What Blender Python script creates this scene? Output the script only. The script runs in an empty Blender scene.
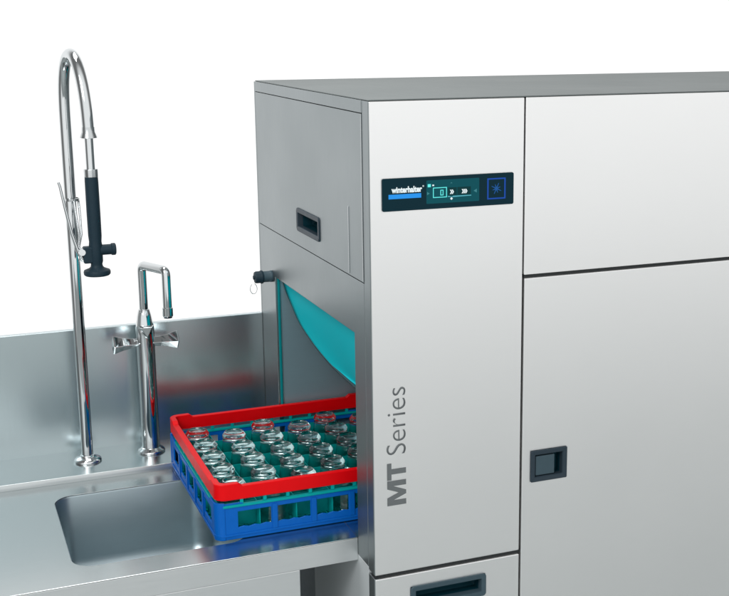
import bpy, bmesh, math, random
from mathutils import Vector, Matrix
random.seed(7)
S = bpy.context.scene
COL = S.collection
PI = math.pi

# ------------------------------------------------------------------ materials
def new_mat(name):
    m = bpy.data.materials.new(name); m.use_nodes = True
    nt = m.node_tree
    return m, nt, nt.nodes['Principled BSDF']

def steel(name, col, rough, metallic=1.0, brush=(1, 1, 60), bump=0.02, rvar=0.06, cvar=0.06, aniso=0.0):
    """brushed sheet steel: stretched noise in object space drives roughness, tone and a faint bump"""
    m, nt, p = new_mat(name)
    tc = nt.nodes.new('ShaderNodeTexCoord')
    mp = nt.nodes.new('ShaderNodeMapping'); mp.inputs['Scale'].default_value = brush
    nz = nt.nodes.new('ShaderNodeTexNoise'); nz.inputs['Scale'].default_value = 14; nz.inputs['Detail'].default_value = 5
    nt.links.new(tc.outputs['Object'], mp.inputs[0]); nt.links.new(mp.outputs[0], nz.inputs['Vector'])
    big = nt.nodes.new('ShaderNodeTexNoise'); big.inputs['Scale'].default_value = 3.0; big.inputs['Detail'].default_value = 3
    nt.links.new(tc.outputs['Object'], big.inputs['Vector'])
    add = nt.nodes.new('ShaderNodeMath'); add.operation = 'ADD'
    nt.links.new(nz.outputs[0], add.inputs[0]); nt.links.new(big.outputs[0], add.inputs[1])
    mr = nt.nodes.new('ShaderNodeMapRange')
    mr.inputs['From Min'].default_value = 0.6; mr.inputs['From Max'].default_value = 1.4
    mr.inputs['To Min'].default_value = rough - rvar; mr.inputs['To Max'].default_value = rough + rvar
    nt.links.new(add.outputs[0], mr.inputs['Value']); nt.links.new(mr.outputs[0], p.inputs['Roughness'])
    mc = nt.nodes.new('ShaderNodeMix'); mc.data_type = 'RGBA'
    mc.inputs['A'].default_value = tuple(c * (1 - cvar) for c in col) + (1,)
    mc.inputs['B'].default_value = tuple(min(1, c * (1 + cvar)) for c in col) + (1,)
    nt.links.new(nz.outputs[0], mc.inputs['Factor']); nt.links.new(mc.outputs['Result'], p.inputs['Base Color'])
    b = nt.nodes.new('ShaderNodeBump'); b.inputs['Strength'].default_value = bump; b.inputs['Distance'].default_value = 0.002
    nt.links.new(nz.outputs[0], b.inputs['Height']); nt.links.new(b.outputs[0], p.inputs['Normal'])
    p.inputs['Metallic'].default_value = metallic
    return m

def plastic(name, col, rough=0.4, spec=0.5, var=0.08, sss=0.0, scale=60):
    m, nt, p = new_mat(name)
    tc = nt.nodes.new('ShaderNodeTexCoord')
    nz = nt.nodes.new('ShaderNodeTexNoise'); nz.inputs['Scale'].default_value = scale; nz.inputs['Detail'].default_value = 4
    nt.links.new(tc.outputs['Object'], nz.inputs['Vector'])
    mc = nt.nodes.new('ShaderNodeMix'); mc.data_type = 'RGBA'
    mc.inputs['A'].default_value = tuple(c * (1 - var) for c in col) + (1,)
    mc.inputs['B'].default_value = tuple(min(1, c * (1 + var)) for c in col) + (1,)
    nt.links.new(nz.outputs[0], mc.inputs['Factor']); nt.links.new(mc.outputs['Result'], p.inputs['Base Color'])
    mr = nt.nodes.new('ShaderNodeMapRange'); mr.inputs['To Min'].default_value = rough - .07; mr.inputs['To Max'].default_value = rough + .07
    nt.links.new(nz.outputs[0], mr.inputs['Value']); nt.links.new(mr.outputs[0], p.inputs['Roughness'])
    p.inputs['Specular IOR Level'].default_value = spec
    return m

def emit(name, col, strength=1.0):
    m, nt, p = new_mat(name)
    p.inputs['Base Color'].default_value = (0.01, 0.01, 0.01, 1)
    p.inputs['Emission Color'].default_value = tuple(col) + (1,)
    p.inputs['Emission Strength'].default_value = strength; p.inputs['Specular IOR Level'].default_value = 0.0
    return m

M = {}
M['front'] = steel('brushed light steel front', (.93, .935, .93), .42, brush=(1, 1, 40), bump=.01, cvar=.01, rvar=.02)
M['side'] = steel('brushed shaded steel side', (.30, .335, .345), .40, brush=(1, 40, 1), bump=.01, cvar=.02)  # dim reflection on the side faces put into a darker base colour
M['top'] = steel('shaded steel top', (.20, .225, .225), .55, brush=(40, 1, 1), bump=.01, cvar=.02)  # base darkened to paint in the duller reflection on the top
M['work'] = steel('brushed worktop steel', (.52, .555, .56), .24, brush=(1, 14, 14), bump=.001, cvar=.012, rvar=.02)
M['splash'] = steel('brushed splashback steel', (.55, .635, .655), .255, brush=(10, 1, 1), bump=.0, cvar=.012, rvar=.015)  # teal tint stands in for the curtain mirrored in the steel
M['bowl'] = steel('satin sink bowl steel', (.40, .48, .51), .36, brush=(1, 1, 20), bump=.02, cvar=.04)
M['apron'] = steel('brushed apron steel', (.82, .84, .845), .40, brush=(1, 1, 30), bump=.01, cvar=.02)
M['panel'] = steel('pale cabinet panel', (.58, .62, .63), .5, metallic=.1, brush=(1, 1, 30), bump=.0, cvar=.02)
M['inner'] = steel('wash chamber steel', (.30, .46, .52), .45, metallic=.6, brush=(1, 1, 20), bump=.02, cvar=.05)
M['dark'] = plastic('dark slot', (.012, .016, .017), .6)
M['chrome'] = steel('polished chrome', (.66, .69, .70), .06, brush=(1, 1, 1), bump=.0, cvar=.01, rvar=.02)
M['satin'] = steel('satin chrome', (.55, .58, .59), .20, brush=(1, 1, 1), bump=.0, cvar=.02, rvar=.03)
M['rod'] = steel('satin steel rod', (.50, .53, .54), .38, brush=(1, 1, 1), bump=.0, cvar=.02, rvar=.03)
M['rubber'] = plastic('dark slate rubber', (.012, .030, .044), .5, .2)
M['pan'] = plastic('slate grey handle plastic', (.05, .085, .105), .45, .25)
M['panrim'] = plastic('grey handle frame plastic', (.028, .045, .06), .45, .25)
M['pandeep'] = plastic('dark teal handle recess', (.003, .035, .05), .45, .2)
M['blue'] = plastic('blue rack plastic', (.0, .118, .50), .40, .18, var=.06)
M['red'] = plastic('red rack plastic', (.80, .0, .003), .40, .18, var=.05)
M['teal'] = plastic('teal rack plastic', (.0, .36, .36), .45, .12, var=.06)
M['web'] = plastic('deep teal divider plastic', (.0, .30, .29), .5, .1, var=.1)
M['curtain'] = plastic('teal curtain vinyl', (.0, .56, .64), .5, .08, var=.02, scale=6)
M['jamb_reflection'] = plastic('teal seal', (.0, .23, .25), .5, .15)  # colour painted for the reflection on the opening's jamb
M['screen'] = plastic('dark teal glass front', (.002, .024, .036), .15, .08, scale=4)
M['letters'] = plastic('grey lettering', (.13, .145, .15), .5)
M['floor'] = plastic('studio floor grey', (.45, .49, .49), .7, scale=2)

def glass_mat():
    m, nt, p = new_mat('clear tumbler glass')
    p.inputs['Base Color'].default_value = (.77, .96, .945, 1)
    p.inputs['Transmission Weight'].default_value = 1.0
    p.inputs['IOR'].default_value = 1.47
    tc = nt.nodes.new('ShaderNodeTexCoord'); nz = nt.nodes.new('ShaderNodeTexNoise'); nz.inputs['Scale'].default_value = 25
    nt.links.new(tc.outputs['Object'], nz.inputs['Vector'])
    mr = nt.nodes.new('ShaderNodeMapRange'); mr.inputs['To Min'].default_value = .01; mr.inputs['To Max'].default_value = .05
    nt.links.new(nz.outputs[0], mr.inputs['Value']); nt.links.new(mr.outputs[0], p.inputs['Roughness'])
    return m
M['glass'] = glass_mat()

# ------------------------------------------------------------------ object helpers
def obj(name, bm, m, parent=None, bevel=0.0, segs=2, smooth=False, ang=40):
    bmesh.ops.recalc_face_normals(bm, faces=bm.faces)
    me = bpy.data.meshes.new(name); bm.to_mesh(me); bm.free()
    o = bpy.data.objects.new(name, me); COL.objects.link(o)
    me.materials.append(m)
    if parent:
        o.parent = parent
        o.matrix_parent_inverse = parent.matrix_world.inverted() if False else Matrix.Translation(-Vector(ORG.get(parent.name, (0, 0, 0))))
        ORG[o.name] = (0, 0, 0)
    if smooth:
        for f in me.polygons: f.use_smooth = True
        me.set_sharp_from_angle(angle=math.radians(ang))
    if bevel:
        md = o.modifiers.new('bevel', 'BEVEL'); md.width = bevel; md.segments = segs
        md.limit_method = 'ANGLE'; md.angle_limit = math.radians(35); md.harden_normals = False
    return o
ORG = {}
def thing(name, label, cat, loc=(0, 0, 0), group=None):
    o = bpy.data.objects.new(name, None); COL.objects.link(o); o.location = loc
    o.empty_display_size = .05
    ORG[o.name] = loc
    o['label'] = label; o['category'] = cat
    if group: o['group'] = group
    return o

def add_box(bm, x0, x1, y0, y1, z0, z1):
    v = [bm.verts.new((x, y, z)) for z in (z0, z1) for y in (y0, y1) for x in (x0, x1)]
    for f in ((0, 2, 3, 1), (4, 5, 7, 6), (0, 1, 5, 4), (2, 6, 7, 3), (0, 4, 6, 2), (1, 3, 7, 5)):
        bm.faces.new([v[i] for i in f])
def box(*a):
    bm = bmesh.new(); add_box(bm, *a); return bm

def FRONT(y=0.0): return lambda u, v, d: Vector((u, y - d, v))      # u = x, v = z, d out towards -y
def SIDE(x=0.0): return lambda u, v, d: Vector((x - d, u, v))       # u = y, v = z, d out towards -x
def TOP(z=0.0): return lambda u, v, d: Vector((u, v, z + d))        # u = x, v = y

def rrect(u0, u1, v0, v1, r, n=6):
    if r <= 0: return [(u0, v0), (u1, v0), (u1, v1), (u0, v1)]
    out = []
    for cu, cv, a0 in ((u1 - r, v0 + r, -90), (u1 - r, v1 - r, 0), (u0 + r, v1 - r, 90), (u0 + r, v0 + r, 180)):
        for i in range(n + 1):
            a = math.radians(a0 + 90 * i / n); out.append((cu + r * math.cos(a), cv + r * math.sin(a)))
    return out

def add_plate(bm, outer, holes, fn, d0, d1):
    """flat plate with holes between depths d0 and d1"""
    tmp = bmesh.new(); loops = []
    for lp in [outer] + list(holes):
        vs = [tmp.verts.new((u, v, 0)) for u, v in lp]
        for i in range(len(vs)): tmp.edges.new((vs[i], vs[(i + 1) % len(vs)]))
        loops.append(lp)
    bmesh.ops.triangle_fill(tmp, use_beauty=True, use_dissolve=False, edges=tmp.edges[:], normal=(0, 0, 1))
    a = {}; b = {}
    for v in tmp.verts:
        a[v] = bm.verts.new(fn(v.co.x, v.co.y, d0)); b[v] = bm.verts.new(fn(v.co.x, v.co.y, d1))
    for f in tmp.faces:
        bm.faces.new([a[v] for v in f.verts]); bm.faces.new([b[v] for v in reversed(f.verts)])
    for e in tmp.edges:
        if len(e.link_faces) == 1:
            p, q = e.verts; bm.faces.new([a[p], a[q], b[q], b[p]])
    tmp.free()
def plate(outer, holes, fn, d0, d1):
    bm = bmesh.new(); add_plate(bm, outer, holes, fn, d0, d1); return bm

def add_loft(bm, loops, cap0=False, cap1=False, closed=True):
    L = [[bm.verts.new(p) for p in lp] for lp in loops]
    for A, B in zip(L, L[1:]):
        n = len(A)
        for i in range(n if closed else n - 1):
            bm.faces.new([A[i], A[(i + 1) % n], B[(i + 1) % n], B[i]])
    if cap0: bm.faces.new(L[0])
    if cap1: bm.faces.new(L[-1])
def dish(fn, u0, u1, v0, v1, r, prof, cap=True, n=6):
    """rounded-rectangle rings at (inset, depth) steps"""
    bm = bmesh.new(); loops = []
    for ins, d in prof:
        rr = max(r - ins * .6, .0008)
        loops.append([fn(u, v, d) for u, v in rrect(u0 + ins, u1 - ins, v0 + ins, v1 - ins, rr, n)])
    add_loft(bm, loops, cap1=cap); return bm

def add_lathe(bm, prof, c=(0, 0, 0), axis='z', n=32, close=False):
    c = Vector(c)
    def P(r, h, a):
        x, y = r * math.cos(a), r * math.sin(a)
        return c + {'z': Vector((x, y, h)), 'x': Vector((h, x, y)), 'y': Vector((x, h, y))}[axis]
    rings = []
    for r, h in prof:
        if r < 1e-6: rings.append([bm.verts.new(P(0, h, 0))])
        else: rings.append([bm.verts.new(P(r, h, 2 * PI * i / n)) for i in range(n)])
    pairs = list(zip(rings, rings[1:]))
    if close: pairs.append((rings[-1], rings[0]))
    for A, B in pairs:
        for i in range(n):
            j = (i + 1) % n
            if len(A) == 1 and len(B) == 1: continue
            if len(A) == 1: bm.faces.new([A[0], B[i], B[j]])
            elif len(B) == 1: bm.faces.new([A[i], A[j], B[0]])
            else: bm.faces.new([A[i], A[j], B[j], B[i]])
def lathe(prof, c=(0, 0, 0), axis='z', n=32, close=False):
    bm = bmesh.new(); add_lathe(bm, prof, c, axis, n, close); return bm

def add_tube(bm, pts, rad, n=20, caps=True):
    pts = [Vector(p) for p in pts]
    if not hasattr(rad, '__len__'): rad = [rad] * len(pts)
    prev = None; rings = []
    for i, p in enumerate(pts):
        t = (pts[min(i + 1, len(pts) - 1)] - pts[max(i - 1, 0)]).normalized()
        if prev is None:
            a = Vector((1, 0, 0)) if abs(t.x) < .9 else Vector((0, 1, 0))
            nrm = (a - t * a.dot(t)).normalized()
        else: nrm = (prev - t * prev.dot(t)).normalized()
        prev = nrm; bn = t.cross(nrm)
        rings.append([bm.verts.new(p + (nrm * math.cos(2 * PI * k / n) + bn * math.sin(2 * PI * k / n)) * rad[i]) for k in range(n)])
    for A, B in zip(rings, rings[1:]):
        for k in range(n): bm.faces.new([A[k], A[(k + 1) % n], B[(k + 1) % n], B[k]])
    if caps: bm.faces.new(rings[0]); bm.faces.new(rings[-1])
def tube(pts, rad, n=20, caps=True):
    bm = bmesh.new(); add_tube(bm, pts, rad, n, caps); return bm

def text_obj(name, body, m, parent, size, fn, u, v, rot=0.0, weight=0.0, sx=1.0, depth=.0004, out=.0003, align='LEFT', spacing=1.0, fit=None, fith=None):
    """built-in font turned to mesh; fn maps the plane; rot turns it on the plane; fit = total length"""
    cu = bpy.data.curves.new(name, 'FONT'); cu.body = body; cu.size = size; cu.offset = weight
    cu.space_character = spacing; cu.align_x = align; cu.resolution_u = 6
    to = bpy.data.objects.new(name + '_tmp', cu); COL.objects.link(to)
    bpy.context.view_layer.update()
    me = bpy.data.meshes.new_from_object(to.evaluated_get(bpy.context.evaluated_depsgraph_get()))
    bpy.data.objects.remove(to); bpy.data.curves.remove(cu)
    xs = [q.co.x for q in me.vertices]; ys = [q.co.y for q in me.vertices]
    kx = (fit / (max(xs) - min(xs))) if fit else sx
    ky = (fith / (max(ys))) if fith else 1.0
    x0 = min(xs) if align == 'LEFT' else 0
    c, s = math.cos(rot), math.sin(rot)
    bm = bmesh.new(); bm.from_mesh(me); bpy.data.meshes.remove(me)
    r = bmesh.ops.extrude_face_region(bm, geom=bm.faces[:])
    top = set(g for g in r['geom'] if isinstance(g, bmesh.types.BMVert))
    for q in bm.verts:
        a, b = (q.co.x - x0) * kx, q.co.y * ky
        q.co = fn(u + a * c - b * s, v + a * s + b * c, out + (depth if q in top else 0))
    return obj(name, bm, m, parent)

# ================================================================== SETTING
fl = obj('floor', box(-5, 6, -6, 5, -.05, 0), M['floor']); fl['kind'] = 'structure'

# ================================================================== DISHWASHER
W = .36; D = .9225; T = .8978; H = 1.9; XR = 2.1
dw = thing('conveyor_dishwasher', 'tall stainless steel conveyor dishwasher with light front doors and an open side inlet', 'dishwasher', (1.0, .45, 0))
Y0, Y1, ZO = .1117, .7745, 1.384

# side wall: frame round the inlet opening (x = 0 plane)
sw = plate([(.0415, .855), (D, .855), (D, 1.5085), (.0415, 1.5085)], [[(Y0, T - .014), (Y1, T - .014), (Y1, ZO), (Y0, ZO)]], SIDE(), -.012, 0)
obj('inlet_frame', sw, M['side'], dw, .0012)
obj('lower_side_panel', box(0, .012, .0415, .47, .1, .8548), M['panel'], dw, .001)
obj('lower_side_panel', box(.03, .04, .4702, D, .1, .8535), M['pan'], dw, .001)
# returns of the opening
bm = bmesh.new()
add_box(bm, .0125, .05, Y0 - .012, Y0 - .0005, T, ZO + .01)
add_box(bm, .0125, .05, Y0, Y1, ZO + .0005, ZO + .012)
obj('opening_return', bm, M['inner'], dw, .001)
obj('reflection_strip', box(.005, .012, Y1 - .0055, Y1 + .0002, .985, ZO - .004), M['jamb_reflection'], dw, .002)  # teal reflection on the rear jamb, built as a coloured strip
# column at the front corner: the front panel folds round the corner
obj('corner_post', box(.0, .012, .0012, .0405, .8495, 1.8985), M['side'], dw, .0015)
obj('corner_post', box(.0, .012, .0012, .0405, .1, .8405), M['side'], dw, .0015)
# side service door with a pull recess
sd = dish  # shorthand
hole = rrect(.3515, .5400, 1.5485, 1.6055, .008)
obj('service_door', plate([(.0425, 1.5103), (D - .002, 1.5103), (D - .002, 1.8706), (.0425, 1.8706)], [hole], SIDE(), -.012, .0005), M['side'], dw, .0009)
hr = obj('recessed_handle', dish(SIDE(), .3515, .5400, 1.5485, 1.6055, .008,
      [(-.0005, -.002), (-.0005, .0030), (.0012, .0040), (.0100, .0036), (.0115, .0020), (.0125, -.010)], cap=False), M['panrim'], dw, 0, smooth=True, ang=30)
obj('handle_cup', dish(SIDE(), .3515, .5400, 1.5485, 1.6055, .008, [(.0120, -.008), (.013, -.034), (.020, -.040)]), M['pandeep'], hr, 0, smooth=True, ang=30)
obj('door_groove', box(-.0022, .0004, .1355, .1380, 1.5145, 1.6640), M['satin'], dw, .0005)
# edge strip of the service door catching light
obj('door_edge_strip', box(-.0018, .0004, .0425, .0448, 1.5120, 1.8706), M['satin'], dw, .0004)
# side band under the top and the top plate
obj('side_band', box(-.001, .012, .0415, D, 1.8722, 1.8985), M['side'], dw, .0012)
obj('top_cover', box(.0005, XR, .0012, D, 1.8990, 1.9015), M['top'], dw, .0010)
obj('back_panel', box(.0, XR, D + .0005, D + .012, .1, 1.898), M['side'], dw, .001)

# front doors (y = 0 plane)
fp = obj('front_panel', plate([(.0015, .8487), (W - .0020, .8487), (W - .0020, 1.8985), (.0015, 1.8985)], [], FRONT(), -.020, 0), M['front'], dw, .0022, 3)
obj('upper_panel', plate([(W + .0020, 1.5065), (XR, 1.5065), (XR, 1.8985), (W + .0020, 1.8985)], [], FRONT(), -.020, 0), M['front'], dw, .0022, 3)
ldoor = obj('large_door', plate([(W + .0035, .1), (XR, .1), (XR, 1.4985), (W + .0035, 1.4985)], [rrect(.3865, .4780, 1.0145, 1.0880, 0)], FRONT(), -.020, 0), M['front'], dw, .0022, 3)
lf = obj('lower_flap', plate([(.0015, .1), (W - .0020, .1), (W - .0020, .8395), (.0015, .8395)], [rrect(.0870, .2710, .7545, .8065, 0)], FRONT(), -.020, 0), M['front'], dw, .0022, 3)
# dark core seen in the joints between the doors
bm = bmesh.new()
add_box(bm, .013, XR, .0450, .050, .1, 1.498)
add_box(bm, .013, XR, .0450, .050, 1.4982, 1.897)
add_box(bm, .003, XR, .006, .0200, .8400, .8482)
add_box(bm, .3640, XR, .006, .0200, 1.4990, 1.5060)
obj('joint_gasket', bm, M['dark'], dw)
# handle on the large door: framed slate cup with a raised paddle on the left
h1 = obj('recessed_handle', dish(FRONT(), .3850, .4795, 1.0130, 1.0895, .003,
      [(.001, -.002), (0, .0035), (.0015, .0048), (.0100, .0040), (.0118, .0015), (.012, -.012)], cap=False), M['panrim'], ldoor, 0, smooth=True, ang=30)
obj('handle_cup', dish(FRONT(), .3850, .4795, 1.0130, 1.0895, .003, [(.0115, -.010), (.013, -.026)]), M['pandeep'], ldoor, 0)
bm = bmesh.new(); add_box(bm, .3990, .4480, -.0005, .020, 1.0270, 1.0740)
obj('handle_paddle', bm, M['pan'], ldoor, .0015)
# handle on the lower flap
obj('recessed_handle', dish(FRONT(), .0853, .2727, .7525, .8083, .008,
      [(.001, -.002), (0, .0035), (.0015, .0048), (.0115, .0040), (.0125, .0015), (.013, -.012)], cap=False), M['pan'], lf, 0, smooth=True, ang=30)
obj('handle_cup', dish(FRONT(), .0853, .2727, .7525, .8083, .008, [(.0125, -.010), (.014, -.032), (.020, -.038)]), M['pandeep'], lf, 0, smooth=True, ang=30)

# lettering, reading upwards
def obj_mt(parent):
    b, hh = 1.0105, .0445
    Mo = [(0, 0), (.0125, 0), (.0125, .68), (.0245, 0), (.0335, 0), (.0455, .68), (.0455, 0), (.0580, 0), (.0580, 1), (.0395, 1), (.0290, .40), (.0185, 1), (0, 1)]
    To = [(.0135, 0), (.0260, 0), (.0260, .77), (.0395, .77), (.0395, 1), (0, 1), (0, .77), (.0135, .77)]
    for pts, u0 in ((Mo, 0), (To, .0595)):
        obj('lettering', plate([(.0765 - q * hh, b + u0 + p) for p, q in pts], [], FRONT(-.0003), 0, .0004), M['letters'], parent)
obj_mt(fp)
obj_s = text_obj('lettering', 'Series', M['letters'], fp, .060, FRONT(), .0765, 1.1290, rot=PI / 2, weight=-.0007, fit=.1530, fith=.0450)

# control display
disp = obj('touch_display', plate(rrect(.0273, .3326, 1.6685, 1.7380, .004), [], FRONT(), -.001, .0030), M['screen'], dw, .0012)
FD = FRONT(-.0030)
cy = emit('display cyan', (.14, .90, .86), 1.0); cyd = emit('display dim teal', (.0, .16, .18), 1.0)
cyd2 = emit('display field teal', (.0, .075, .095), 1.0)
wh = emit('display white', (.85, .95, .97), 1.0); bl = emit('display blue bar', (.02, .30, .85), 1.0); db = emit('display button blue', (.01, .07, .38), 1.0)
lt = emit('display light teal', (.10, .42, .50), 1.0)
text_obj('brand_name', 'winterhalter', wh, disp, .018, FD, .0480, 1.7075, weight=.0007, fit=.0690, fith=.0125)
text_obj('brand_name', '\u00ae', wh, disp, .005, FD, .1180, 1.7170)
obj('blue_bar', plate([(.0415, 1.6945), (.1150, 1.6945), (.1150, 1.7040), (.0415, 1.7040)], [], FD, 0, .0004), bl, disp)
obj('screen_field', plate(rrect(.1270, .2500, 1.6800, 1.7300, .002), [], FD, 0, .0002), cyd2, disp)
def icon(name, pts, mm, fn=None, d0=0, d1=.0003, holes=()):
    return obj(name, plate(pts, holes, fn or FRONT(-.0033), d0, d1), mm, disp)
icon('rack_icon', [(.1420, 1.6920), (.1740, 1.6920), (.1740, 1.7140), (.1420, 1.7140)], cy, holes=[[(.1436, 1.6936), (.1724, 1.6936), (.1724, 1.7124), (.1436, 1.7124)]])
icon('cup_icon', [(.1590, 1.6965), (.1660, 1.6965), (.1660, 1.7085), (.1590, 1.7085)], cy, holes=[[(.1606, 1.6980), (.1644, 1.6980), (.1644, 1.7070), (.1606, 1.7070)]])
icon('status_light', [(.1300, 1.7155), (.1370, 1.7155), (.1370, 1.7220), (.1300, 1.7220)], cy)
def chevron(u, v, h, w):
    icon('arrow_icon', [(u, v - h), (u + w * .5, v - h), (u + w, v), (u + w * .5, v + h), (u, v + h), (u + w * .5, v)], wh)
for u in (.1810, .1850, .2085, .2125, .2165): chevron(u, 1.7030, .0046, .0055)
icon('status_mark', [(.1405, 1.7175), (.1445, 1.7175), (.1445, 1.7205), (.1405, 1.7205)], wh)
icon('slider_mark', [(.1815, 1.6885), (.1846, 1.6855), (.1877, 1.6885), (.1846, 1.6917)], wh, d0=.0003, d1=.0005)
icon('slider_line', [(.1760, 1.6925), (.2310, 1.6925), (.2310, 1.6942), (.1890, 1.6942), (.1846, 1.6915), (.1800, 1.6942), (.1760, 1.6942)], lt, d1=.0002)
pa = emit('display pale arrow', (.05, .22, .25), 1.0)
icon('side_arrow', [(.1285, 1.6990), (.1345, 1.7020), (.1285, 1.7055)], pa)
icon('side_arrow', [(.2440, 1.6985), (.2365, 1.7025), (.2440, 1.7065)], pa)
icon('side_arrow', [(.1820, 1.7215), (.1870, 1.7215), (.1845, 1.7235)], pa)
tl = emit('display tile', (.0, .035, .04), 1.0)
icon('tile', [(.1985, 1.6955), (.2300, 1.6955), (.2300, 1.7125), (.1985, 1.7125)], tl, FD, .00025, .0004)
icon('tile', [(.1765, 1.6955), (.1970, 1.6955), (.1970, 1.7125), (.1765, 1.7125)], tl, FD, .00025, .0004)
icon('power_button', rrect(.2690, .3130, 1.6815, 1.7275, .001), db, FD, 0, .0004, [rrect(.2722, .3098, 1.6845, 1.7245, .0008)])
cx0, cz0 = .291, 1.7045
st = []
for a in range(0, 360, 45):   # one continuous star outline
    for r_, da in ((.0036, 0), (.0130 if a % 90 else .0100, 17), (.0126 if a % 90 else .0096, 23)):
        t_ = math.radians(a + da); st.append((cx0 + r_ * math.cos(t_), cz0 + r_ * math.sin(t_)))
    st.append((cx0 + .0036 * math.cos(math.radians(a + 38)), cz0 + .0036 * math.sin(math.radians(a + 38))))
icon('star_icon', st, emit('display star', (.01, .09, .30), 1.0), FD, 0, .0004)

# wash chamber
bm = bmesh.new()
add_box(bm, .0128, 1.0, Y1 + .0008, .800, T, 1.60)       # rear
add_box(bm, .05, 1.0, .086, .0990, T, 1.60)       # front
add_box(bm, 1.0005, 1.012, .086, .800, T, 1.60)
add_box(bm, .0505, 1.0, .0995, .7865, 1.60, 1.612)
obj('wash_chamber', bm, M['inner'], dw)
obj('chamber_floor', box(-.0003, 1.0, .1125, .7740, T - .012, T), M['work'], dw)
# bent splash curtain
rows = [(.022, .7690, 1.3835), (.030, .7666, 1.3466), (.035, .7308, 1.3142), (.045, .6887, 1.2674), (.055, .5825, 1.2294), (.065, .4718, 1.2032), (.070, .3402, 1.1941), (.074, .22, 1.190), (.076, .13, 1.188)]
dense = []
for a, b in zip(rows, rows[1:]):
    for k in range(6): dense.append(tuple(a[i] + (b[i] - a[i]) * k / 6 for i in range(3)))
dense.append(rows[-1])
for _ in range(3):
    dense = [dense[0]] + [tuple((dense[i - 1][k] + 2 * dense[i][k] + dense[i + 1][k]) / 4 for k in range(3)) for i in range(1, len(dense) - 1)] + [dense[-1]]
bm = bmesh.new(); L = []
for x, y, z in dense:
    L.append([(x + .012 * math.sin(PI * j / 24), y + (.118 - y) * j / 24, z) for j in range(25)])
add_loft(bm, L, closed=False)
cur = obj('splash_curtain', bm, M['curtain'], dw, smooth=True)
md = cur.modifiers.new('thick', 'SOLIDIFY'); md.thickness = .004
bm = bmesh.new(); add_tube(bm, [(x - .001, y + .002, z) for x, y, z in dense], .0042, 10)
obj('curtain_hem', bm, plastic('curtain hem dark', (.004, .05, .06), .5), cur, smooth=True)

# latch on the rear column
lm = obj('latch_mount', lathe([(0, .0), (.0155, .0), (.0160, -.004), (.0150, -.006), (.0150, -.024), (.0168, -.026), (0, -.027)], (-.0003, .806, 1.380), 'x', 24), M['pan'], dw, smooth=True, ang=30)
kn = bmesh.new()
prof = [(0, -.0265), (.0178, -.0265), (.0185, -.030), (.0165, -.034), (.0165, -.044), (.0145, -.048), (.006, -.049), (.0055, -.052), (0, -.0525)]
add_lathe(kn, prof, (-.0003, .806, 1.380), 'x', 24)
obj('latch_knob', kn, M['rubber'], lm, smooth=True, ang=30)
pts = [(-.046, .806, 1.367)] + [(-.052 + .0095 * math.cos(t), .806, 1.349 + .014 * math.sin(t)) for t in [math.radians(a) for a in range(70, -260, -15)]]
obj('wire_loop', tube(pts, .0009, 8), M['satin'], lm, smooth=True)
# feet
for x, y in ((.06, .06), (.06, .86), (XR - .06, .06), (XR - .06, .86)):
    obj('foot', lathe([(0, 0), (.028, 0), (.028, .012), (.016, .02), (.016, .1), (0, .1)], (x, y, 0)), M['satin'], dw, smooth=True, ang=30)
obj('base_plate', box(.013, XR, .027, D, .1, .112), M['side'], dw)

# ================================================================== SINK UNIT
su = thing('sink_table', 'long steel sink table with a splashback, standing against the dishwasher inlet', 'sink table', (-.8, .5, 0))
XL = -1.75; YF = .1125; YL = .7265; L_ = .915
SX0, SX1, SY0, SY1 = -.6215, -.2350, .1955, .6380
wt = obj('worktop', plate([(XL, YF), (-.0006, YF), (-.0006, YL), (XL, YL)], [rrect(SX0, SX1, SY0, SY1, .048, 10)], TOP(T), -.0022, 0), M['work'], su, .0010)
bw = obj('sink_bowl', dish(TOP(T), SX0, SX1, SY0, SY1, .048,
      [(-.004, -.0026), (.0005, -.0027), (.0020, -.006), (.0035, -.17), (.008, -.19), (.022, -.205), (.05, -.209), (.09, -.211)], n=10), M['bowl'], su, smooth=True, ang=60)
obj('sink_drain', lathe([(.038, .003), (.036, .0045), (.028, .003), (.020, .001), (0, .001)], ((SX0 + SX1) / 2, (SY0 + SY1) / 2, T - .211)), M['chrome'], bw, smooth=True)
# raised ledge with a soft step, and the cove up to the splashback
bm = bmesh.new()
pr = [(YL + .0005, T - .004), (YL + .0005, L_ - .0015), (YL + .0012, L_ - .0004), (YL + .0025, L_), (D + .02, L_), (D + .02, T - .004)]
for x in (XL, -.0006): pass
A = [bm.verts.new((XL, y, z)) for y, z in pr]; B = [bm.verts.new((-.0006, y, z)) for y, z in pr]
for i in range(len(pr)): bm.faces.new([A[i], A[(i + 1) % len(pr)], B[(i + 1) % len(pr)], B[i]])
bm.faces.new(A); bm.faces.new(B)
obj('tap_ledge', bm, M['work'], su, smooth=True, ang=50)
obj('splashback', box(XL, -.0006, D, D + .02, L_ - .003, 1.2525), M['splash'], su, .0016, 3)
obj('front_apron', box(XL, -.0006, YF, YF + .0015, .8420, T - .0026), M['apron'], su, .0006)
obj('apron_fold', box(-.1380, -.0006, YF + .0016, YF + .028, .8420, .8436), M['work'], su, .0004)
obj('cabinet_panel', box(XL, -.1400, YF, YF + .018, .12, .8416), M['apron'], su, .0010)
obj('cabinet_side', box(-.158, -.1402, YF + .0185, .9, .12, .8955), M['work'], su, .001)
obj('cabinet_side', box(XL, XL + .018, YF + .0185, .9, .12, .8955), M['work'], su, .001)
for x in (XL + .06, -.19):
    for y in (.17, .85):
        obj('foot', lathe([(0, 0), (.025, 0), (.025, .01), (.018, .02), (.018, .12), (0, .12)], (x, y, 0)), M['satin'], su, smooth=True, ang=30)

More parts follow.
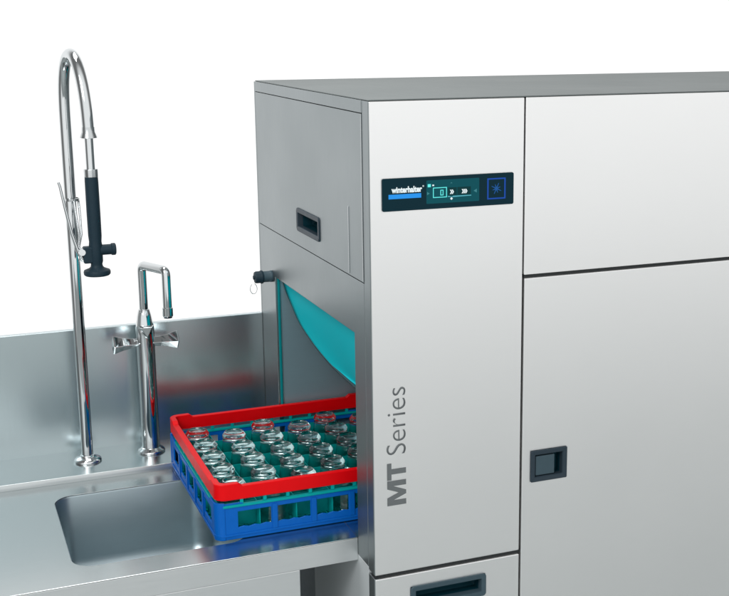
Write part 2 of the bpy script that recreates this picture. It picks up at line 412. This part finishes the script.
# ================================================================== PRE-RINSE TAP
px, py = -.5118, .827
hx, hy = -.4755, .677
pt = thing('pre_rinse_tap', 'very tall chrome gooseneck spray tap with a dark hand spray, left of the mixer tap', 'spray tap', (px, py, L_))
obj('base_flange', lathe([(0, .0005), (.0350, .0005), (.0362, .004), (.0340, .0085), (.0270, .0125), (.0200, .0155), (.0185, .019), (.0150, .020)], (px, py, L_), n=40), M['chrome'], pt, smooth=True, ang=50)
pts = [(px, py, L_ + .01), (px, py, 1.2), (px, py, 1.5), (px, py, 1.72)]
zc = 1.815; hgt = .178
for k in range(0, 25):
    a = PI * k / 24
    s = .5 - .5 * math.cos(a)
    # steep front fall: the crown stays near the riser and drops in a long slope
    s2 = s ** 1.15
    pts.append((px + (hx - px) * s2, py + (hy - py) * s2, zc + hgt * math.sin(a) ** .92 - .026 * (k / 24)))
rad = [.0148] * 4 + [.0145] * 25
obj('riser_pipe', tube(pts, rad, 28), M['chrome'], pt, smooth=True)
obj('pipe_collar', lathe([(.0130, .022), (.0152, .022), (.0158, .010), (.0200, -.001), (.0205, -.004), (.0150, -.005), (.011, -.004)], (hx, hy, 1.788), n=32), M['satin'], pt, smooth=True, ang=40)
obj('hose', tube([(hx, hy, 1.80), (hx, hy, 1.74), (hx, hy, 1.70)], .0108, 24), M['chrome'], pt, smooth=True)
sh = obj('spray_handle', lathe([(0, 1.690), (.0158, 1.690), (.0162, 1.68), (.0165, 1.60), (.0162, 1.545), (.0150, 1.53), (.0160, 1.522), (.0160, 1.482), (.0138, 1.474), (.0150, 1.468), (.0190, 1.464), (.0310, 1.459), (.0325, 1.455), (.0320, 1.449), (.0290, 1.446), (.010, 1.445), (0, 1.445)], (hx, hy, 0), n=36), M['rubber'], pt, smooth=True, ang=40)
obj('union_nut', lathe([(.0110, 1.7085), (.0165, 1.7085), (.0170, 1.7065), (.0170, 1.690), (.0155, 1.6885), (.010, 1.6885)], (hx, hy, 0), n=12), M['satin'], sh, smooth=True, ang=25)
obj('side_nozzle', lathe([(0, .010), (.0130, .010), (.0130, .036), (.0150, .038), (.0150, .046), (.0125, .048), (.006, .047), (0, .047)], (hx, hy, 1.5085), 'x', 28), M['rubber'], sh, smooth=True, ang=30)
obj('valve_block', box(hx - .031, hx - .008, hy - .013, hy + .013, 1.478, 1.519), M['rubber'], sh, .004, 3)
# clip ring on the riser and the two hanging rods of the hook
hk = obj('spray_hook', lathe([(.0150, .0), (.0178, .001), (.0180, .007), (.0150, .008)], (px + .004, py - .004, 1.613), n=28), M['satin'], pt, smooth=True, ang=30)
for dx_, dy_ in ((.006, -.014), (.019, -.002)):
    obj('hook_rod', tube([(px + dx_, py + dy_, 1.618), (px + dx_ * .8 + .0005, py + dy_ - .045, 1.578), (px + dx_ * .5 + .0015, py + dy_ - .090, 1.540), (hx - .0365, hy + .028, 1.512), (hx - .0350, hy + .010, 1.500), (hx - .031, hy + .002, 1.496)], .0030, 16), M['rod'], hk, smooth=True)
lv = [(-.5530, hy, 1.680), (-.5500, hy, 1.670), (-.5420, hy, 1.620), (-.5300, hy, 1.555), (-.5180, hy, 1.510), (-.5080, hy, 1.487), (-.4980, hy, 1.482)]
obj('trigger_lever', tube(lv, [.0030, .0034, .0036, .0040, .0048, .0060, .0050], 14), M['chrome'], pt, smooth=True)
obj('trigger_pivot', lathe([(0, -.014), (.008, -.014), (.009, -.010), (.009, .010), (.008, .014), (0, .014)], (hx - .034, hy, 1.507), 'y', 20), M['chrome'], pt, smooth=True, ang=30)

# ================================================================== MIXER TAP
mx, my = -.3427, .8370
mt = thing('mixer_tap', 'short chrome mixer tap with two handles and a square neck, beside the glass rack', 'mixer tap', (mx, my, L_))
obj('base_flange', lathe([(0, .0005), (.0350, .0005), (.0365, .004), (.0345, .008), (.0280, .011), (.0265, .014), (.0240, .015)], (mx, my, L_), n=40), M['chrome'], mt, smooth=True, ang=50)
obj('body', lathe([(0, .925), (.0236, .925), (.0236, 1.243), (.0240, 1.246), (.0240, 1.262), (.0236, 1.264), (.0225, 1.275), (.0190, 1.296), (.0150, 1.312), (.0125, 1.314), (0, 1.314)], (mx, my, 0), n=40), M['chrome'], mt, smooth=True, ang=40)
ex, ey = mx + .045, my - .10
def corner(p, q, r_, n=6):  # quarter fillets handled by sampling a quadratic
    return p
P0 = Vector((mx, my, 1.30)); P1 = Vector((mx, my, 1.432)); P2 = Vector((ex, ey, 1.432)); P3 = Vector((ex, ey, 1.333))
def fillet(a, b, c, r_, n=7):
    u = (a - b).normalized() * r_; w = (c - b).normalized() * r_
    return [tuple((1 - t) ** 2 * (b + u) + 2 * t * (1 - t) * b + t * t * (b + w)) for t in [i / n for i in range(n + 1)]]
pts = [tuple(P0), tuple(P0.lerp(P1, .5))] + fillet(P0, P1, P2, .016) + fillet(P1, P2, P3, .014) + [tuple(P3)]
sp = obj('spout', tube(pts, .0118, 24), M['chrome'], mt, smooth=True)
obj('aerator', lathe([(0, -.001), (.0125, -.001), (.0138, .001), (.0138, .022), (.0120, .023), (0, .023)], (ex, ey, 1.312), n=28), M['chrome'], sp, smooth=True, ang=30)
obj('aerator', lathe([(0, 0), (.011, 0), (.011, -.004), (0, -.004)], (ex, ey, 1.311), n=28), M['rubber'], sp, smooth=True, ang=30)
def lever(sgn):
    bm = bmesh.new(); z = 1.222
    def sq(x, hy_, hz_, tw=0):
        return [Vector((mx + sgn * x, my - .002 + a * hy_, z + b * hz_)) for a, b in ((-1, 0), (0, -1), (1, 0), (0, 1))]
    def cs(x, a_, b_):  # eight-sided faceted section
        return [Vector((mx + sgn * x, my - .002 + a_ * p, z + b_ * q)) for p, q in ((-1, -1), (0, -.75), (1, -1), (.75, 0), (1, 1), (0, .75), (-1, 1), (-.75, 0))]
    add_loft(bm, [sq(.018, .0150, .0130), sq(.040, .0145, .0140), sq(.060, .0175, .0175), sq(.082, .0235, .0245), sq(.0850, .0225, .0235), sq(.0875, .010, .010)], cap0=True, cap1=True)
    return bm
obj('handle', lever(-1), M['chrome'], mt, .0008); obj('handle', lever(1), M['chrome'], mt, .0008)
bm = bmesh.new()   # wedge shaped escutcheon at the front of the head
f = [Vector((mx - .021, my - .0235, 1.272)), Vector((mx + .019, my - .0235, 1.272)), Vector((mx, my - .024, 1.236))]
g_ = [Vector((mx - .016, my - .0345, 1.270)), Vector((mx + .014, my - .0345, 1.270)), Vector((mx, my - .0345, 1.242))]
b_ = [Vector((mx - .018, my - .010, 1.272)), Vector((mx + .016, my - .010, 1.272)), Vector((mx, my - .010, 1.236))]
add_loft(bm, [b_, f, g_], cap0=True, cap1=True)
obj('index_wedge', bm, M['chrome'], mt, .001)

# ================================================================== GLASS RACK
RX0, RX1, RY0, RY1 = -.3050, .2500, .2050, .7640
rk = thing('glass_rack', 'square dishwasher rack with blue base, teal divider and red rim, half inside the inlet', 'glass rack', (-.027, .485, T))
def ring_wall(bm, x0, x1, y0, y1, r, t, z0, z1, taper=0):
    o0 = [Vector((u, v, z0)) for u, v in rrect(x0 + taper, x1 - taper, y0 + taper, y1 - taper, r)]
    o1 = [Vector((u, v, z1)) for u, v in rrect(x0, x1, y0, y1, r)]
    i1 = [Vector((u, v, z1)) for u, v in rrect(x0 + t, x1 - t, y0 + t, y1 - t, max(r - t, .002))]
    i0 = [Vector((u, v, z0)) for u, v in rrect(x0 + t + taper, x1 - t - taper, y0 + t + taper, y1 - t - taper, max(r - t, .002))]
    add_loft(bm, [o0, o1, i1, i0, o0])
    bmesh.ops.remove_doubles(bm, verts=bm.verts, dist=1e-6)
# blue base: window walls, a little wider than the rim
RIM = (RX0, RX1, RY0, RY1); RX0 -= .004; RX1 += .003
def add_wall(bm, axis, at, out, a0, a1, z0, z1, thick, nwin=5):
    fn = (lambda u, v, d: Vector((u, at - out * d, v))) if axis == 'x' else (lambda u, v, d: Vector((at - out * d, u, v)))
    holes = []; n = nwin; m_ = .030; bar = .016
    w = (a1 - a0 - 2 * m_ - (n - 1) * bar) / n
    for k in range(n):
        u0 = a0 + m_ + k * (w + bar); u1 = u0 + w
        # straight head, and a sill with small saddles
        sill = []
        s0 = .9265
        hl = [(u0, .9655), (u0, s0)]
        for q in range(1, 6):
            hl.append((u0 + (u1 - u0) * q / 6, s0 + (.0022 if q % 2 else -.0005)))
        hl += [(u1, s0), (u1, .9655)]
        holes.append(hl)
    # stepped top: tall at the corners
    outer = [(a0, z0), (a1, z0), (a1, z1 + .010), (a1 - .040, z1 + .010), (a1 - .052, z1), (a0 + .052, z1), (a0 + .040, z1 + .010), (a0, z1 + .010)]
    add_plate(bm, outer, holes, fn, 0, -thick)
bm = bmesh.new(); rr = .024; zb, zt = T + .0015, .9770
add_wall(bm, 'x', RY0 + .003, 1, RX0 + rr, RX1 - rr, zb, zt, .0045)
add_wall(bm, 'x', RY1 - .003, -1, RX0 + rr, RX1 - rr, zb, zt, .0045)
add_wall(bm, 'y', RX0 + .003, 1, RY0 + rr, RY1 - rr, zb, zt, .0045)
add_wall(bm, 'y', RX1 - .003, -1, RY0 + rr, RY1 - rr, zb, zt, .0045)
for cx_, cy_, a0 in ((RX0 + rr, RY0 + rr, 180), (RX1 - rr, RY0 + rr, 270), (RX1 - rr, RY1 - rr, 0), (RX0 + rr, RY1 - rr, 90)):
    ro, ri = rr - .003 + .0012, rr - .0085
    sec = []
    for k in range(9):
        a = math.radians(a0 + 90 * k / 8); c, s = math.cos(a), math.sin(a)
        sec.append([Vector((cx_ + ro * c, cy_ + ro * s, zb)), Vector((cx_ + ro * c, cy_ + ro * s, zt + .0125)), Vector((cx_ + ri * c, cy_ + ri * s, zt + .0125)), Vector((cx_ + ri * c, cy_ + ri * s, zb))])
    add_loft(bm, sec, cap0=True, cap1=True)
base = obj('rack_base', bm, M['blue'], rk, .0010)
# a ledge moulding running along the bottom and head of the base
bm = bmesh.new()
ring_wall(bm, RX0 + .0008, RX1 - .0008, RY0 + .0008, RY1 - .0008, rr, .0020, .9075, .9125)
obj('bottom_rib', bm, M['blue'], base, .0006)
bm = bmesh.new()
nx = 22
for k in range(nx + 1):
    x = RX0 + .012 + (RX1 - RX0 - .024) * k / nx; add_box(bm, x - .0012, x + .0012, RY0 + .008, RY1 - .008, T + .004, T + .0100)
    y = RY0 + .012 + (RY1 - RY0 - .024) * k / nx; add_box(bm, RX0 + .0083, RX1 - .0083, y - .0012, y + .0012, T + .0042, T + .0095)
obj('base_grid', bm, M['teal'], base)
obj('base_tray', box(RX0 + .0085, RX1 - .0085, RY0 + .0085, RY1 - .0085, T + .0018, T + .0038), M['teal'], base)
# vertical ribs on the posts
n = 5; m_ = .030; bar = .016; a0, a1 = RX0 + rr, RX1 - rr; w = (a1 - a0 - 2 * m_ - (n - 1) * bar) / n
for k in range(n - 1):
    u = a0 + m_ + w + k * (w + bar) + bar / 2
    obj('post_rib', box(u - .0060, u + .0060, RY0 + .0004, RY0 + .0028, .9130, .9720), M['blue'], base, .0006)
b0, b1 = RY0 + rr, RY1 - rr; w = (b1 - b0 - 2 * m_ - (n - 1) * bar) / n
for k in range(n - 1):
    u = b0 + m_ + w + k * (w + bar) + bar / 2
    obj('post_rib', box(RX0 + .0004, RX0 + .0028, u - .0060, u + .0060, .9130, .9720), M['blue'], base, .0006)
RX0, RX1, RY0, RY1 = RIM
# teal extender: slim rail plus divider web
bm = bmesh.new(); ring_wall(bm, RX0 + .0005, RX1 - .0005, RY0 + .0005, RY1 - .0005, rr, .010, .9772, .9835)
ext = obj('extender', bm, M['teal'], rk, .0012)
CX = [-.2460 + .0877 * k for k in range(6)]; RP = .0975
bm = bmesh.new()
for k in range(7):
    x = CX[0] - .0877 / 2 + .0877 * k
    if x < RX0 + .012: x = RX0 + .0125
    if x > RX1 - .012: x = RX1 - .0125
    add_box(bm, x - .0010, x + .0010, RY0 + .0108, RY1 - .0108, .915, .9720)
for k, cx_ in enumerate(CX):
    yt = .690 if k % 2 == 0 else .641
    for j in range(6):
        y = yt + RP / 2 - RP * j
        if y < RY0 + .012 or y > RY1 - .012: continue
        add_box(bm, max(cx_ - .0428, RX0 + .0137), min(cx_ + .0428, RX1 - .0137), y - .0010, y + .0010, .9155, .9715)
obj('divider_web', bm, M['web'], ext, 0)
# little struts joining extender and rim
def strut(*a): obj('rail_strut', box(*a), M['teal'], ext, .0006)
for k in range(9):
    x = RX0 + .06 + (RX1 - RX0 - .12) * k / 8
    strut(x - .004, x + .004, RY0 + .0035, RY0 + .0095, .9838, .9952); strut(x - .004, x + .004, RY1 - .0095, RY1 - .0035, .9838, .9952)
    y = RY0 + .06 + (RY1 - RY0 - .12) * k / 8
    strut(RX0 + .0035, RX0 + .0095, y - .004, y + .004, .9838, .9952); strut(RX1 - .0095, RX1 - .0035, y - .004, y + .004, .9838, .9952)
# red rim, raised at the corners
bm = bmesh.new()
def rimz(u, v):
    du = min(u - RX0, RX1 - u); dv = min(v - RY0, RY1 - v)
    e = max(du, dv); t_ = min(max((e - .052) / .010, 0), 1)
    return 1.0345 - .0075 * t_
def rim_loop(ins, r, zf):
    pts = rrect(RX0 + ins, RX1 - ins, RY0 + ins, RY1 - ins, r, 8); out = []
    for i, (u, v) in enumerate(pts):
        u2, v2 = pts[(i + 1) % len(pts)]; L2 = math.hypot(u2 - u, v2 - v)
        if L2 > .1:
            du, dv = (u2 - u) / L2, (v2 - v) / L2
            for q in (0, .052 - r - ins, .062 - r - ins, L2 / 2, L2 - (.062 - r - ins), L2 - (.052 - r - ins)):
                q = max(q, 0); out.append((u + du * q, v + dv * q))
        else: out.append((u, v))
    return [Vector((u, v, zf(u, v))) for u, v in out]
lo = lambda u, v: .9950
add_loft(bm, [rim_loop(.0025, .024, lo), rim_loop(0, .024, lambda u, v: .9975), rim_loop(0, .024, lambda u, v: rimz(u, v) - .0012), rim_loop(.0012, .024, rimz),
              rim_loop(.0135, .013, rimz), rim_loop(.0145, .012, lambda u, v: rimz(u, v) - .0012), rim_loop(.0120, .014, lo), rim_loop(.0025, .024, lo)])
bmesh.ops.remove_doubles(bm, verts=bm.verts, dist=1e-6)
rim = obj('rim', bm, M['red'], rk, 0, smooth=True, ang=25)

# ---- glasses, each a thing of its own
# thick-based tumblers standing on their lips: heavy rounded base uppermost, thin wall below
prof = [(.0330, .0), (.0335, .0006), (.0325, .0250), (.0308, .0500), (.0290, .0700), (.0281, .0775), (.0284, .0800), (.0294, .0818), (.0296, .0838), (.0286, .0860), (.0262, .0890), (.0240, .0925), (.0228, .0942), (.0212, .0947), (.0196, .0938), (.0170, .0912), (.0090, .0896), (0, .0893)]
inner = [(0, .0800), (.0150, .0796), (.0240, .0775), (.0270, .0735), (.0281, .0700), (.0299, .0500), (.0316, .0250), (.0327, .0005)]
bmg = bmesh.new()
full = prof + inner
prof = [(r * 1.04, z) for r, z in prof]; inner = [(r * 1.04, z) for r, z in inner]
add_lathe(bmg, prof, n=40)
# inner skin
add_lathe(bmg, inner + [prof[0]], n=40)
bmesh.ops.remove_doubles(bmg, verts=bmg.verts, dist=1e-6)
g0 = obj('drinking_glass', bmg, M['glass'], None, smooth=True, ang=60)
coln = ['leftmost', 'second from left', 'third from left', 'fourth from left', 'fifth from left', 'rightmost']
rown = ['rearmost', 'second from the rear', 'middle one', 'second from the front', 'frontmost']
first = True
GR = 'upturned clear glasses standing in the rack'
for k, cx_ in enumerate(CX):
    yt = .690 if k % 2 == 0 else .6415
    for j in range(5):
        o = g0 if first else g0.copy()
        if not first: COL.objects.link(o)
        first = False
        o.location = (cx_ + random.uniform(-.0012, .0012), yt - RP * j + random.uniform(-.0015, .0015), T + .0175)
        o.rotation_euler = (random.uniform(-.015, .015), random.uniform(-.015, .015), random.uniform(0, 6.28))
        o['category'] = 'glass'; o['group'] = GR
        o['label'] = 'clear upturned glass, %s in the %s column of the rack' % (rown[j], coln[k])

# ================================================================== LIGHT
w = bpy.data.worlds.new('World'); S.world = w; w.use_nodes = True
nt = w.node_tree; bg = nt.nodes['Background']
tc = nt.nodes.new('ShaderNodeTexCoord'); sx = nt.nodes.new('ShaderNodeSeparateXYZ')
nt.links.new(tc.outputs['Generated'], sx.inputs[0])
ab = nt.nodes.new('ShaderNodeMath'); ab.operation = 'ABSOLUTE'; nt.links.new(sx.outputs['Y'], ab.inputs[0])
mr = nt.nodes.new('ShaderNodeMapRange'); mr.interpolation_type = 'SMOOTHSTEP'
mr.inputs['From Min'].default_value = .20; mr.inputs['From Max'].default_value = .75
mr.inputs['To Min'].default_value = .20; mr.inputs['To Max'].default_value = 1.12
nt.links.new(ab.outputs[0], mr.inputs['Value'])
cmb = nt.nodes.new('ShaderNodeCombineColor')
for i in range(3): nt.links.new(mr.outputs[0], cmb.inputs[i])
nt.links.new(cmb.outputs[0], bg.inputs['Color']); bg.inputs['Strength'].default_value = 1.0

def softbox(name, loc, target, size, power):
    la = bpy.data.lights.new(name, 'AREA'); la.shape = 'RECTANGLE'; la.size, la.size_y = size; la.energy = power
    o = bpy.data.objects.new(name, la); COL.objects.link(o); o.location = loc
    o.rotation_euler = (Vector(target) - Vector(loc)).to_track_quat('-Z', 'Y').to_euler()
    return o
softbox('key_softbox', (-2.2, -2.0, 3.6), (-.1, .4, 1.0), (1.4, 1.4), 60)
softbox('top_softbox', (-.5, .9, 3.9), (-.2, .5, .9), (1.6, .8), 30)

# ================================================================== CAMERA
f_px, cxp, cyp = 1232.686, 450.19, 293.21
cd = bpy.data.cameras.new('camera'); cam = bpy.data.objects.new('camera', cd); COL.objects.link(cam)
cd.sensor_width = 36; cd.sensor_fit = 'HORIZONTAL'; cd.lens = f_px / 729 * 36
cd.shift_x = -(cxp - 364.5) / 729; cd.shift_y = (cyp - 298) / 729
cd.clip_end = 100; cd.clip_start = .05
yaw, pit = .4046264, .2180977
fwd = Vector((math.sin(yaw) * math.cos(pit), math.cos(yaw) * math.cos(pit), -math.sin(pit)))
rt = Vector((math.cos(yaw), -math.sin(yaw), 0)); up = rt.cross(fwd)
mw = Matrix((rt, up, -fwd)).transposed().to_4x4(); mw.translation = (-.848816, -2.409722, 2.061447)
cam.matrix_world = mw
S.camera = cam
S.render.engine = 'CYCLES'
S.cycles.max_bounces = 14; S.cycles.transmission_bounces = 12; S.cycles.glossy_bounces = 6; S.cycles.diffuse_bounces = 4
S.view_settings.view_transform = 'Standard'; S.view_settings.look = 'None'
S.view_settings.exposure = 0; S.view_settings.gamma = 1
